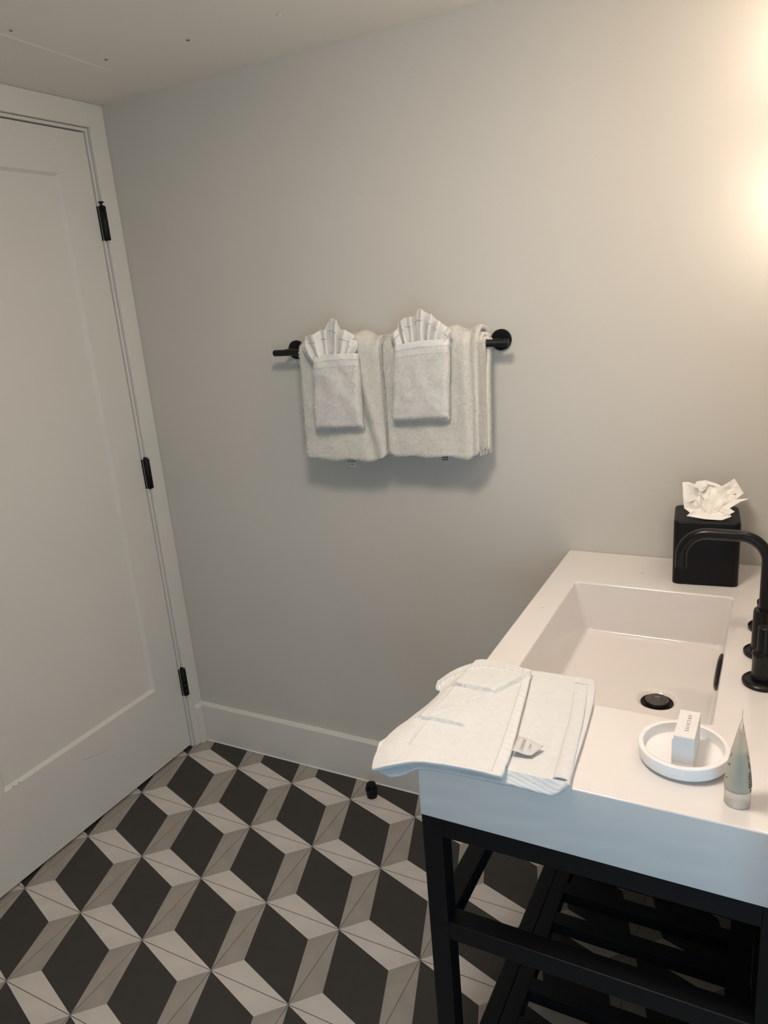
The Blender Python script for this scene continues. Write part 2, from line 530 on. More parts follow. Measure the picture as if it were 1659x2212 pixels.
# ------------------------------------------------------------------ vanity frame
VX0, VX1, VY0, VY1 = 1.378, 1.884, -0.935, -0.004
H = 0.861
APR = 0.752
T = 0.033
van = empty('vanity_stand', ((VX0 + VX1) / 2, (VY0 + VY1) / 2, 0))
tag(van, 'black metal vanity stand with slatted lower shelf under the white sink', 'vanity stand')


def vp(name, x0, x1, y0, y1, z0, z1, bv=0.0012):
    return keep(box(name, x0, x1, y0, y1, z0, z1, M_FRAME, None, bv), van)


for x in (VX0, VX1 - T):
    for y in (VY0, VY1 - T):
        vp('leg', x, x + T, y, y + T, 0.0003, APR - .0005)
for nm, z1 in (('top_rail', APR - .0005), ('middle_rail', 0.554), ('shelf_rail', 0.128)):
    z0 = z1 - (.034 if nm != 'shelf_rail' else .032)
    vp(nm, VX0 + T, VX1 - T, VY0, VY0 + T, z0, z1)
    vp(nm, VX0, VX0 + T, VY0 + T, VY1 - T, z0, z1)
    vp(nm, VX0 + T, VX1 - T, VY1 - T, VY1, z0, z1)
    if nm != 'middle_rail': vp(nm, VX1 - T, VX1, VY0 + T, VY1 - T, z0, z1)
sx0, sx1, sy0, sy1 = VX0 + T + .0012, VX1 - T - .0012, VY0 + T + .0012, VY1 - T - .0012
sz0, sz1 = 0.097, 0.1275
vp('shelf_frame', sx0, sx0 + .033, sy0, sy1, sz0, sz1)
vp('shelf_frame', sx1 - .046, sx1, sy0, sy1, sz0, sz1)
for k in range(-3, 6):
    ye = -0.333 - k * 0.0945
    if ye > sy1 or ye - .032 < sy0: continue
    vp('slat', sx0 + .0332, sx1 - .0462, ye - .033, ye, sz0, sz1, 0.001)

# ------------------------------------------------------------------ sink top
sink = empty('sink_top', ((VX0 + VX1) / 2, -0.465, APR))
tag(sink, 'glossy white rectangular sink top with deep basin on the black stand', 'sink')
CX0, CX1, CY0, CY1 = 1.3765, 1.9385, -0.9365, -0.0015
RX0, RX1, RY0, RY1 = 1.442, 1.770, -0.713, -0.208
FX0b, FX1b, FY0b, FY1b = 1.468, 1.757, -0.700, -0.213
FZ = 0.745
DC = (1.6575, -0.463)
DR = 0.0365
nq = 10
mb = MB()


def rect_pts(x0, x1, y0, y1, z, r, ns=8, na=5):
    """rounded rectangle, ns points a side, na a corner"""
    out = []
    cs = [(x1 - r, y1 - r, 0), (x0 + r, y1 - r, 1), (x0 + r, y0 + r, 2), (x1 - r, y0 + r, 3)]
    for i, (cx, cy, q) in enumerate(cs):
        for k in range(na + 1):
            a = q * PI / 2 + k / na * PI / 2
            out.append(Vector((cx + r * math.cos(a), cy + r * math.sin(a), z)))
        nx = cs[(i + 1) % 4]
        a = (q + 1) * PI / 2
        s = Vector((cx + r * math.cos(a), cy + r * math.sin(a), z)); e = Vector((nx[0] + r * math.cos(a), nx[1] + r * math.sin(a), z))
        for k in range(1, ns):
            out.append(s.lerp(e, k / ns))
    return out


NS, NA = 8, 5
loops = []
e_ = 0.0025
loops.append(rect_pts(CX0 + .02, CX1 - .02, CY0 + .02, CY1 - .02, APR, .001, NS, NA))
loops.append(rect_pts(CX0, CX1, CY0, CY1, APR, .003, NS, NA))
for k in range(5):
    a = k / 4 * PI / 2
    q = e_ * (1 - math.cos(a))
    loops.append(rect_pts(CX0 + q, CX1 - q, CY0 + q, CY1 - q, H - e_ + e_ * math.sin(a), .004, NS, NA))
for k in range(5):
    a = k / 4 * PI / 2
    q = .004 * math.sin(a)
    loops.append(rect_pts(RX0 - .004 + q, RX1 + .004 - q, RY0 - .004 + q, RY1 + .004 - q, H - .004 * (1 - math.cos(a)), .010, NS, NA))
for k in range(6):
    a = k / 5 * PI / 2
    rr = 0.010
    x0 = FX0b - rr * .2 + rr * (1 - math.cos(a)); x1 = FX1b + rr * .2 - rr * (1 - math.cos(a))
    y0 = FY0b - rr * .2 + rr * (1 - math.cos(a)); y1 = FY1b + rr * .2 - rr * (1 - math.cos(a))
    loops.append(rect_pts(x0, x1, y0, y1, FZ + rr - rr * math.sin(a), .012, NS, NA))
nl = len(loops[0])
# drain recess: same point count, by angle
base = loops[-1]
for rr, zz in ((DR + .006, FZ - .002), (DR, FZ - .0035), (DR - .004, FZ - .0075), (DR - .0075, FZ - .010)):
    lp = []
    for p in base:
        a = math.atan2(p.y - DC[1], p.x - DC[0])
        lp.append(Vector((DC[0] + rr * math.cos(a), DC[1] + rr * math.sin(a), zz)))
    loops.append(lp)
vv = [p for lp in loops for p in lp]
ff = []
for i in range(len(loops) - 1):
    for k in range(nl):
        ff.append((i * nl + k, i * nl + (k + 1) % nl, (i + 1) * nl + (k + 1) % nl, (i + 1) * nl + k))
mb.add(vv, ff, 0, True)
bo = keep(mb.build('basin_body', M_SINK), sink)
wn = bo.modifiers.new('wn', 'WEIGHTED_NORMAL'); wn.keep_sharp = False
# underside of the bowl
keep(box('basin_underside', RX0 - .012, RX1 + .012, RY0 - .012, RY1 + .012, FZ - .022, FZ - .0105, M_SINK, None, .004), sink)
dr = MB().lathe([(.0300, FZ - .0105), (.0300, FZ - .0085), (.0285, FZ - .0075), (.0225, FZ - .009), (.0225, FZ - .0102)], 40, (DC[0], DC[1], 0), cap1=True).build('drain', M_BLACK)
keep(dr, sink)
st = MB().lathe([(.0195, FZ - .0095), (.0212, FZ - .003), (.0200, FZ - .0015), (.0090, FZ - .0010), (.0078, FZ - .0022), (.0030, FZ - .0026)], 40, (DC[0], DC[1], 0)).build('drain_stopper', M_STOPPER)
keep(st, sink); st.parent = dr; st.matrix_parent_inverse = dr.matrix_parent_inverse.inverted() @ Matrix.Translation(-Vector(sink.location)) if False else Matrix.Identity(4)
# overflow ring on the back wall of the bowl
OVY, OVZ = -0.450, 0.812
tilt = math.atan2(RX1 - FX1b, H - FZ)
mb = MB().lathe([(.0340, 0), (.0355, -.0020), (.0340, -.0050), (.0290, -.0075), (.0200, -.0090), (.0080, -.0095)], 40, axis='X')
ov = mb.build('overflow_cover', M_CHROME)
xo = FX1b + (OVZ - FZ) / (H - FZ) * (RX1 - FX1b)
ov.rotation_euler = (0, tilt, 0)
ov.location = Vector((xo, OVY, OVZ)) - Vector(sink.location)
ov.parent = sink

# crumbs left on the rim
for u, v, r in ((1388, 1238, .0022), (1172, 1313, .0014)):
    p = at(u, v, 2, H)
    sp = MB().lathe([(r, H + .0001), (r * .6, H + .0006)], 8, (0, 0, 0)).build('speck', M_MARK)
    sp.scale = (1.6, .8, 1); sp.location = (p.x, p.y, 0)
    keep(sp, sink)

# ------------------------------------------------------------------ faucet
FXc, FYc = 1.830, -0.452
fa = empty('faucet', (FXc, FYc, H))
tag(fa, 'matte black widespread faucet with arched spout and two lever handles', 'faucet')


def fl(prof, y, x=FXc, name='x', n=40):
    return keep(MB().lathe(prof, n, (x, y, 0)).build(name, M_FAUCET), fa)


fl([(.030, H + .0003), (.0305, H + .002), (.0305, H + .006), (.0285, H + .008), (.020, H + .0085)], FYc, name='escutcheon')
fl([(.0185, H + .008), (.0178, H + .081), (.0168, H + .085), (.012, H + .0865)], FYc, name='spout_base')
pts = []
ZT, Rb, XT = 1.0785, 0.045, 1.691
pts.append((FXc, FYc, H + .085)); pts.append((FXc, FYc, 0.98))
for k in range(13):
    a = k / 12 * PI / 2
    pts.append((FXc - Rb + Rb * math.cos(a), FYc, ZT - Rb + Rb * math.sin(a)))
for k in range(13):
    a = PI / 2 + k / 12 * PI / 2
    pts.append((XT + Rb + Rb * math.cos(a), FYc, ZT - Rb + Rb * math.sin(a)))
pts.append((XT, FYc, 1.012))
keep(MB().tube(pts, 0.0098, 24).build('spout', M_FAUCET), fa)
for y in (FYc - 0.108, FYc + 0.108):
    x = 1.8335
    fl([(.0305, H + .0003), (.031, H + .002), (.031, H + .006), (.028, H + .009), (.019, H + .0095)], y, x, 'escutcheon')
    fl([(.0172, H + .009), (.0172, H + .050), (.0180, H + .0515), (.0180, H + .056), (.0165, H + .058)], y, x, 'valve_body')
    hd = MB().lathe([(.0128, H + .057), (.0110, H + .062), (.0110, H + .100), (.0100, H + .102)], 32, (x, y, 0))
    hd.box(x + .002, x + .047, y - .0055, y + .0055, H + .086, H + .097)
    keep(hd.build('lever_handle', M_FAUCET, None, .0012), fa)

# ------------------------------------------------------------------ tissue box cover and tissue
tb = empty('tissue_box_cover', (1.7035, -0.0905, H)); tb.rotation_euler = (0, 0, math.radians(5.5))
tag(tb, 'black square tissue box cover standing on the sink top by the wall', 'tissue box')
hw, th = 0.0665, 0.1445
lo = []
for z, ins in ((.0004, .002), (.002, 0), (th - .0045, 0), (th - .002, .0012), (th - .0004, .0035), (th, .0065)):
    lo.append(rect_pts(-hw + ins, hw - ins, -hw + ins, hw - ins, z, .014 - min(ins, .006), 4, 6))
n0 = len(lo[0])
for r_, z in ((.0300, th), (.0290, th - .001), (.0290, th - .006)):
    lo.append([Vector((r_ * 1.15 * math.cos(math.atan2(p.y, p.x)), r_ * .75 * math.sin(math.atan2(p.y, p.x)), z)) for p in lo[0]])
vv = [p for l in lo for p in l]
ff = [list(range(n0))[::-1]]
for i in range(len(lo) - 1):
    for k in range(n0):
        ff.append((i * n0 + k, i * n0 + (k + 1) % n0, (i + 1) * n0 + (k + 1) % n0, (i + 1) * n0 + k))
tbo = MB().add(vv, ff, 0, True).build('cover_shell', M_BLACK, tb)
tbo.modifiers.new('wn', 'WEIGHTED_NORMAL')

TI = [(1474, 1042, -.105), (1486, 1041, -.095), (1500, 1046, -.085), (1505, 1040, -.06), (1524, 1037, -.05), (1545, 1043, -.048), (1560, 1050, -.052),
      (1587, 1034, -.055), (1597, 1049, -.06), (1607, 1066, -.07), (1590, 1078, -.088), (1620, 1077, -.095), (1600, 1084, -.105), (1576, 1098, -.112),
      (1587, 1106, -.125), (1577, 1111, -.128), (1580, 1117, -.134), (1560, 1124, -.14), (1540, 1126, -.142), (1520, 1121, -.142), (1483, 1115, -.138),
      (1490, 1107, -.132), (1478, 1098, -.125), (1474, 1070, -.115)]
bd = [at(u, v, 1, y) for u, v, y in TI]
ctr = Vector((1.7035, -0.0885, H + th - .004))
rows = []
NR, SUBD = 10, 2
ring = []
for k in range(len(bd)):
    for s in range(SUBD):
        ring.append(bd[k].lerp(bd[(k + 1) % len(bd)], s / SUBD))
nb = len(ring)
for i in range(NR + 1):
    t = i / NR
    row = []
    for k, p in enumerate(ring):
        q = ctr.lerp(p, t)
        # bowl: rises early, flares late
        q.z = ctr.z + (p.z - ctr.z) * (t ** 0.8) + 0.010 * math.sin(PI * t) * (0.4 if p.y < -.11 else 1)
        w = math.sin(PI * min(t, .97))
        n1 = (abs(noise.noise(q * 42)) - .2) * .024 + abs(noise.noise(q * 95 + Vector((4, 2, 1)))) * .008
        n2 = (abs(noise.noise(q * 46 + Vector((9, 3, 7)))) - .2) * .032
        n3 = (abs(noise.noise(q * 44 + Vector((1, 8, 4)))) - .2) * .022
        q += Vector((n1, n2, n3)) * w
        if (q.y < -.05) and q.z < H + th + .0022 and t > .3: q.z = H + th + .0022
        row.append(q)
    rows.append(row + [row[0]])
ti = MB().grid(rows).build('tissue', M_TISSUE, None, solid=0.0004, offset=1, sharp=14)
bm = bmesh.new(); bm.from_mesh(ti.data); bmesh.ops.remove_doubles(bm, verts=bm.verts, dist=1e-6); bm.to_mesh(ti.data); bm.free()
tag(ti, 'crumpled white tissue pulled up from the black tissue box cover', 'tissue')

# ------------------------------------------------------------------ soap dish, soap box, tube
SD = (1.7405, -0.8165)
sd = empty('soap_dish', (*SD, H))
tag(sd, 'round white soap dish with raised rim on the sink top', 'soap dish')
MB().lathe([(.030, .0045), (.0560, .0045), (.0595, .0060), (.0614, .0232), (.0610, .0246), (.0602, .0252), (.0546, .0252), (.0538, .0246), (.0530, .0125), (.0518, .0102), (.046, .0090), (.020, .0088)], 72).build('dish', M_DISH, sd)
MB().lathe([(.0500, .0003), (.0500, .0048)], 48).build('foot', M_DISH, sd)

sb = empty('soap_box', (1.7445, -0.8165, H + .0092)); sb.rotation_euler = (0, 0, math.radians(-1.0))
tag(sb, 'small white carton lettered ARCHIVE standing in the round soap dish', 'box')
bw, bl, bh = .0135, .0352, .0485
mb = MB().box(-bw, bw, -bl + .0005, bl, 0.0003, bh)
MBo = mb.build('carton', M_CARD, sb, 0.0004)
box('end_flap', -bw + .0002, bw - .0006, -bl - .0002, -bl + .0004, .0085, bh - .0007, M_CARD, sb)
MB().add([(-bw - .001, -bl - .0010, .0006), (bw - .0005, -bl - .0016, .0006), (bw - .0007, -bl - .0003, .0083), (-bw + .0004, -bl - .0003, .0083)], [(0, 1, 2, 3)]).build('tuck_flap', M_CARD, sb, solid=.0004)
box('side_flap', -bw - .0016, -bw + .0002, -bl - .0003, -bl + .0012, .0004, bh - .006, M_CARD, sb, .0002)
text_part('lettering', 'ARCHIVE', 0.0074, (0.001, .002, bh + .0001), (0, -1, 0), (1, 0, 0), M_INKG, sb, spacing=1.62)

tu = empty('lotion_tube', (1.8135, -0.888, H))
tag(tu, 'translucent toiletry tube standing on its cap beside the soap dish', 'tube')
MB().lathe([(.0150, .0003), (.0157, .0015), (.0157, .0215), (.0150, .023)], 36).build('cap', M_CAP, tu)


def tube_pts(r0, z0, z1, n=36, shrink=0.0, rows_=16):
    R_ = []
    for i in range(rows_ + 1):
        t = i / rows_; z = z0 + (z1 - z0) * t
        tt = (z - .023) / (.117 - .023)
        rx = (r0 - shrink) * (1 - tt ** 1.6) + .0004
        ry = (r0 - shrink) + (.0235 - r0) * tt
        R_.append([Vector((rx * math.cos(2 * PI * k / n), ry * math.sin(2 * PI * k / n), z)) for k in range(n + 1)])
    return R_


R_ = tube_pts(.0160, .0232, .114)
mb = MB().grid(R_)
mb.add(R_[0][:-1], [list(range(36))]); mb.add(R_[-1][:-1], [list(range(36))])
MB.build(mb, 'tube_body', M_TUBE, tu)
box('crimp', -.0006, .0006, -.0232, .0232, .113, .122, M_TUBE, tu, .0003)
R_ = tube_pts(.0160, .0245, .084, shrink=.0008)
mb = MB().grid(R_); mb.add(R_[0][:-1], [list(range(36))]); mb.add(R_[-1][:-1], [list(range(36))])
MB.build(mb, 'gel', M_GEL, tu)


def tube_surf(a, z, off=.00025):
    tt = (z - .023) / (.117 - .023)
    rx = .0160 * (1 - tt ** 1.6) + .0004 + off; ry = .0160 + (.0235 - .0160) * tt + off
    return Vector((rx * math.cos(a), ry * math.sin(a), z))


def leaf(a0, z0, ln, ang, wd=.0016):
    mb = MB(); P = []
    for i in range(6):
        t = i / 5
        w = wd * math.sin(PI * (0.08 + .9 * t))
        da, dz = math.cos(ang) * ln * t, math.sin(ang) * ln * t
        na, nz = -math.sin(ang) * w, math.cos(ang) * w
        P.append([tube_surf(a0 + (da + na) / .016, z0 + dz + nz), tube_surf(a0 + da / .016, z0 + dz, .0004), tube_surf(a0 + (da - na) / .016, z0 + dz - nz)])
    return mb.grid(P).build('printed_leaf', M_LEAF, tu, solid=.0001)


for k in range(6):
    leaf(-.38, .030 + k * .0042, .0062 - .0004 * k, PI - .6 + .08 * k)
    leaf(-.38, .030 + k * .0042, .0055 - .0004 * k, .6)
leaf(-.34, .026, .003, PI, .0028); leaf(-.36, .056, .012, PI / 2, .0022); leaf(-.38, .070, .008, PI / 2, .0012)
leaf(PI + .42, .040, .004, .3, .0012); leaf(PI + .42, .060, .005, .4, .0014); leaf(PI + .50, .072, .006, PI / 2, .0010)

# ------------------------------------------------------------------ bath mat draped on the sink corner
matt = empty('bath_mat', (1.46, -0.82, H))
tag(matt, 'folded white ribbed terry bath mat draped over the near corner of the sink top', 'bath mat')


def polyline(pts, n):
    """resample with Catmull-Rom smoothing"""
    P = [Vector(p) for p in pts]
    fine = []
    for i in range(len(P) - 1):
        p0, p1, p2, p3 = P[max(i - 1, 0)], P[i], P[i + 1], P[min(i + 2, len(P) - 1)]
        for k in range(12):
            t = k / 12
            fine.append(.5 * ((2 * p1) + (p2 - p0) * t + (2 * p0 - 5 * p1 + 4 * p2 - p3) * t * t + (3 * p1 - p0 - 3 * p2 + p3) * t ** 3))
    fine.append(P[-1])
    L = [0]
    for a, b in zip(fine, fine[1:]): L.append(L[-1] + (b - a).length)
    out = []; j = 0
    for k in range(n):
        s = L[-1] * k / (n - 1)
        while j < len(L) - 2 and L[j + 1] < s: j += 1
        t = (s - L[j]) / max(L[j + 1] - L[j], 1e-9)
        out.append(fine[j].lerp(fine[j + 1], min(t, 1)))
    return out


def coons(far, near, left, right, n, m):
    """far/near run left->right, left/right run far->near"""
    F, N_, L_, R_ = polyline(far, m), polyline(near, m), polyline(left, n), polyline(right, n)
    G_ = []
    for i in range(n):
        v = i / (n - 1); row = []
        for j in range(m):
            u = j / (m - 1)
            p = F[j] * (1 - v) + N_[j] * v + L_[i] * (1 - u) + R_[i] * u
            p -= F[0] * ((1 - u) * (1 - v)) + F[-1] * (u * (1 - v)) + N_[0] * ((1 - u) * v) + N_[-1] * (u * v)
            row.append(p)
        G_.append(row)
    return G_


def seg_dist(p, a, b):
    ab = b - a; t = max(0, min(1, (p - a).dot(ab) / ab.length_squared))
    return (p - a - ab * t).length, t


Z1 = H + .009      # top of the lower fold
Z2 = H + .0175     # top of the upper fold
z_ = lambda u, v, z: at(u, v, 2, z)
y_ = lambda u, v, y: at(u, v, 1, y)
low_far = [z_(955, 1478, H - .003), z_(990, 1450, H + .004), z_(1045, 1437, Z1 - .002), z_(1100, 1441, Z1), z_(1165, 1450, Z1), z_(1230, 1460, Z1), z_(1284, 1471, Z1 - .002)]
low_right = [low_far[-1], z_(1286, 1490, Z1 - .003), z_(1279, 1530, Z1 - .002), z_(1262, 1590, Z1 - .001), z_(1244, 1645, Z1), y_(1225, 1692, -.9450)]
low_near = [z_(812, 1662, H - .012), y_(842, 1677, -.985), y_(875, 1672, -.972), y_(905, 1661, -.956), y_(960, 1668, -.954), y_(1040, 1682, -.953), y_(1100, 1695, -.952), y_(1150, 1708, -.952), y_(1195, 1720, -.951), low_right[-1]]
low_left = [low_far[0], z_(948, 1493, H - .008), z_(958, 1500, H - .004), z_(935, 1522, H - .006), z_(908, 1546, H - .008), z_(864, 1578, H - .010), z_(834, 1608, H - .014), z_(818, 1638, H - .016), low_near[0]]
A1 = [z_(1252, 1473, H).to_2d(), z_(1216, 1690, H).to_2d()]


def settle(G_, ztop, amp, ridges=(), steps=(), hang=False):
    """let a fold rest on the counter, roll softly over its edges, then add creases"""
    n, m = len(G_), len(G_[0])
    Z = [[p.z for p in row] for row in G_]
    over = [[p.x > CX0 - .004 and p.y > CY0 - .004 for p in row] for row in G_]
    for i in range(n):
        v = i / (n - 1)
        for j in range(m):
            if hang and not over[i][j] and v > .5 and j < m * .42:
                Z[i][j] += (ztop - .003 - Z[i][j]) * (1 - v ** 14) * min(1, (v - .5) * 3) ** 2
    for it in range(30):
        for i in range(n):
            for j in range(m):
                if over[i][j] and Z[i][j] < ztop: Z[i][j] = ztop
        if it == 29: break
        Z2_ = [r[:] for r in Z]
        for i in range(1, n - 1):
            for j in range(1, m - 1):
                Z2_[i][j] = (Z[i - 1][j] + Z[i + 1][j] + Z[i][j - 1] + Z[i][j + 1] + Z[i][j] * 2) / 6
        Z = Z2_
    out = []
    for i, row in enumerate(G_):
        r = []
        for j, p in enumerate(row):
            q = Vector((p.x, p.y, Z[i][j]))
            q.z += amp * (fbm(q, 14) + .3)
            p2 = q.to_2d()
            for a, b, w, h in ridges:
                dd, t = seg_dist(p2, a, b)
                if dd < w * 2.5: q.z += h * math.exp(-(dd / w) ** 2)
            for a, b, h, w in steps:
                ab = (b - a).normalized(); nrm = Vector((-ab.y, ab.x))
                t = (p2 - a).dot(ab) / (b - a).length
                sd_ = (p2 - a).dot(nrm)
                fade = max(0, min(1, t * 6)) * max(0, min(1, (1 - t) * 6))
                # a raised lip that fades away behind it, with a small groove at its foot
                if sd_ > 0: q.z += h * fade * (1 - math.exp(-sd_ / w)) * math.exp(-sd_ / .06)
                else: q.z -= h * .25 * fade * math.exp(sd_ / .003)
            if over[i][j]: q.z = max(q.z, ztop - .0010)
            r.append(q)
        out.append(r)
    return out


G1 = settle(coons(low_far, low_near, low_left, low_right, 130, 130), Z1, .0022, ridges=[(A1[0], A1[1], .006, .0016)], hang=True)
keep(MB().grid(G1).build('lower_fold', M_MAT, None, solid=.0060, offset=-1, face=(0, 0, 1)), matt)
# upper fold, left of the seam
up_far = [z_(948, 1472, H + .004), z_(985, 1447, H + .011), z_(1040, 1430, Z2 - .003), z_(1095, 1437, Z2), z_(1148, 1452, Z2)]
up_right = [up_far[-1], z_(1140, 1490, Z2), z_(1122, 1560, Z2), z_(1106, 1620, Z2), z_(1084, 1677, H + .0150)]
up_near = [z_(806, 1661, H - .002), z_(840, 1652, H + .008), z_(890, 1645, H + .013), z_(940, 1648, H + .0150), z_(1000, 1659, H + .0155), z_(1045, 1668, H + .0155), up_right[-1]]
up_left = [up_far[0], z_(944, 1488, H + .004), z_(953, 1497, H + .006), z_(930, 1520, H + .006), z_(902, 1543, H + .006), z_(858, 1574, H + .005), z_(828, 1605, H + .003), z_(811, 1637, H), up_near[0]]
s2 = lambda u, v: z_(u, v, Z2).to_2d()
stp = [(s2(1060, 1506), s2(1165, 1447), .0062, .0005), (s2(968, 1477), s2(1074, 1503), .0055, .0005),
       (s2(890, 1557), s2(1078, 1498), .0030, .0005), (s2(890, 1546), s2(1014, 1574), .0048, .0005)]
rdg = [(s2(1140, 1470), s2(1092, 1668), .0075, .0010), (s2(1020, 1518), s2(1002, 1570), .004, .0008), (s2(1050, 1510), s2(1030, 1570), .004, .0007)]
G2 = settle(coons(up_far, up_near, up_left, up_right, 200, 180), Z2, .0032, ridges=rdg, steps=stp)
uf = keep(MB().grid(G2).build('upper_fold', M_MAT, None, solid=.0065, offset=-1, face=(0, 0, 1)), matt)


def seam_strip(name, G_, idx, m, width=3, lift=.0011, wob=0.0012, axis='col', thick=.0018):
    """a gathered hem band lying along one side of a fold"""
    P = []
    if axis == 'col':
        line = [[row[j] for j in idx] for row in G_]
    else:
        line = [[G_[i][j] for i in idx] for j in range(len(G_[0]))]
    for k, ps in enumerate(line):
        r = []
        for q_, p in enumerate(ps):
            e = math.sin(PI * (q_ + .3) / (len(ps) - .4))
            r.append(p + Vector((0, 0, lift * (0.5 + e) + wob * .6 * math.sin(k * .62) * e)))
        P.append(r)
    return keep(MB().grid(P).build(name, m, None, solid=thick, offset=-1, face=(0, 0, 1)), matt)


seam_strip('hem', G2, range(164, 180, 3), M_HEM, lift=.0004, wob=.0016, thick=.0012)
seam_strip('hem', G2, range(14, 26, 3), M_HEM, axis='row', lift=.0002, wob=.0016, thick=.0010)
keep(MB().tube([p + Vector((0, .0005, -.0012)) for p in G2[-1][::3]], .0022, 10).build('piping', M_HEM), matt)
keep(MB().tube([p + Vector((0, 0, -.0024)) for p in [r_[0] for r_ in G2][::3]], .0026, 10).build('piping', M_MAT), matt)
# rolled hem along the right side of the lower fold, open at its near end
roll = [Vector((p.x, p.y, max(p.z, H + .006) + .001)) for p in polyline([z_(1256, 1478, Z1), z_(1248, 1540, Z1), z_(1232, 1610, Z1), z_(1212, 1688, Z1)], 40)]
P = []
for k, c in enumerate(roll):
    t = k / (len(roll) - 1)
    wd = .0105 + .001 * t
    row = []
    for q_ in range(13):
        a = PI * q_ / 12
        row.append(c + Vector((wd * math.cos(a), 0, .0008 + (.0032 + .0015 * t) * min(1, .1 + t * 4) * math.sin(a))))
    P.append(row)
keep(MB().grid(P).build('rolled_hem', M_MAT, None, solid=.0015, offset=-1, face=(0, 0, 1)), matt)
# tag
tg = [z_(1119, 1591, Z2 + .004), z_(1175, 1609, Z1 + .012), z_(1148, 1631, Z1 + .007), z_(1105, 1623, Z2 + .001)]
P = []
for i in range(9):
    v = i / 8; r = []
    for j in range(9):
        u = j / 8
        p = (tg[0] * (1 - u) + tg[1] * u) * (1 - v) + (tg[3] * (1 - u) + tg[2] * u) * v
        p.z += .0016 * math.sin(PI * 1.6 * u + 1.0 * v)
        r.append(p)
    P.append(r)
tago = keep(MB().grid(P).build('sewn_tag', M_TAG, None, solid=.0003), matt)
ux = (tg[0] - tg[3]).normalized(); vx = (tg[0] - tg[1] + tg[3] - tg[2]).normalized()
vx = (vx - ux * vx.dot(ux)).normalized()
cn = (tg[0] + tg[1] + tg[2] + tg[3]) / 4
for body, size, off in (('CONCIER', .0058, .0045), ('collection', .0032, -.0055)):
    t_ = text_part('lettering', body, size, cn + vx * off + Vector((0, 0, .0026)), ux, vx, M_INKG, tago, squash=.92)
    t_.matrix_parent_inverse = Matrix.Translation((0, 0, 0))
    t_.matrix_parent_inverse = Matrix.Identity(4)

# ------------------------------------------------------------------ towel bar
BY, BZ = -0.060, 1.393
tbx = empty('towel_bar', (0.912, 0, BZ))
tag(tbx, 'black round towel bar on two disc mounts fixed to the back wall', 'towel bar')
keep(MB().lathe([(.0075, .5705), (.0088, .572), (.0088, 1.2505), (.0075, 1.252)], 28, (0, BY, BZ), axis='X').build('bar', M_BLACK), tbx)
for x in (0.610, 1.2155):
    keep(MB().lathe([(.0255, -.0003), (.0258, -.002), (.0258, -.0085), (.0245, -.0100), (.011, -.0102)], 44, (x, 0, BZ + .003), axis='Y').build('wall_disc', M_BLACK), tbx)
    keep(MB().lathe([(.0078, -.009), (.0078, BY + .004)], 24, (x, 0, BZ + .002), axis='Y').build('post', M_BLACK), tbx)


# ------------------------------------------------------------------ bath towels hung on the bar
def u_profile(r, z_front, z_back, n_front=34, n_arc=14, n_back=24, spread=0.0, close=0.0):
    """inverted U round the bar: list of (y, z, nrm_y, nrm_z), front bottom -> over -> back bottom"""
    out = []
    for k in range(n_front):
        t = k / n_front
        out.append((BY - r - spread * (1 - t) ** 1.5 + close * min(1, (1 - t) * 5), z_front + (BZ - z_front) * t, -1, 0))
    for k in range(n_arc + 1):
        a = PI * k / n_arc
        out.append((BY - r * math.cos(a), BZ + r * math.sin(a), -math.cos(a), math.sin(a)))
    for k in range(1, n_back + 1):
        t = k / n_back
        out.append((BY + r - .013 * min(1, t * 4), BZ + (z_back - BZ) * t, 1, 0))
    return out


def pile(name, pts, parent, count, ln, m, seed):
    """short loops of terry standing off the surface, one mesh"""
    rnd = random.Random(seed)
    v = []; f = []
    n, mm = len(pts), len(pts[0])
    for _ in range(count):
        i = rnd.randrange(n - 1); j = rnd.randrange(mm - 1)
        a, b, c, d_ = pts[i][j], pts[i][j + 1], pts[i + 1][j + 1], pts[i + 1][j]
        u, w = rnd.random(), rnd.random()
        p = (a * (1 - u) + b * u) * (1 - w) + (d_ * (1 - u) + c * u) * w
        nn = (b - a).cross(d_ - a)
        if nn.length < 1e-12: continue
        nn = nn.normalized() * OUT[0]
        tdir = Vector((rnd.gauss(0, 1), rnd.gauss(0, 1), rnd.gauss(0, 1) - .5))
        tip = p + (nn + tdir * .45).normalized() * ln * rnd.uniform(.6, 1.25)
        sd_ = tdir.cross(nn)
        if sd_.length < 1e-9: continue
        sd_ = sd_.normalized() * .0005
        k = len(v); v += [p - sd_ - nn * .0006, p + sd_ - nn * .0006, tip]; f.append((k, k + 1, k + 2))
    o = MB().add(v, f).build(name, m, None, fix=False)
    o['kind'] = 'stuff'
    return keep(o, parent)


OUT = [1]


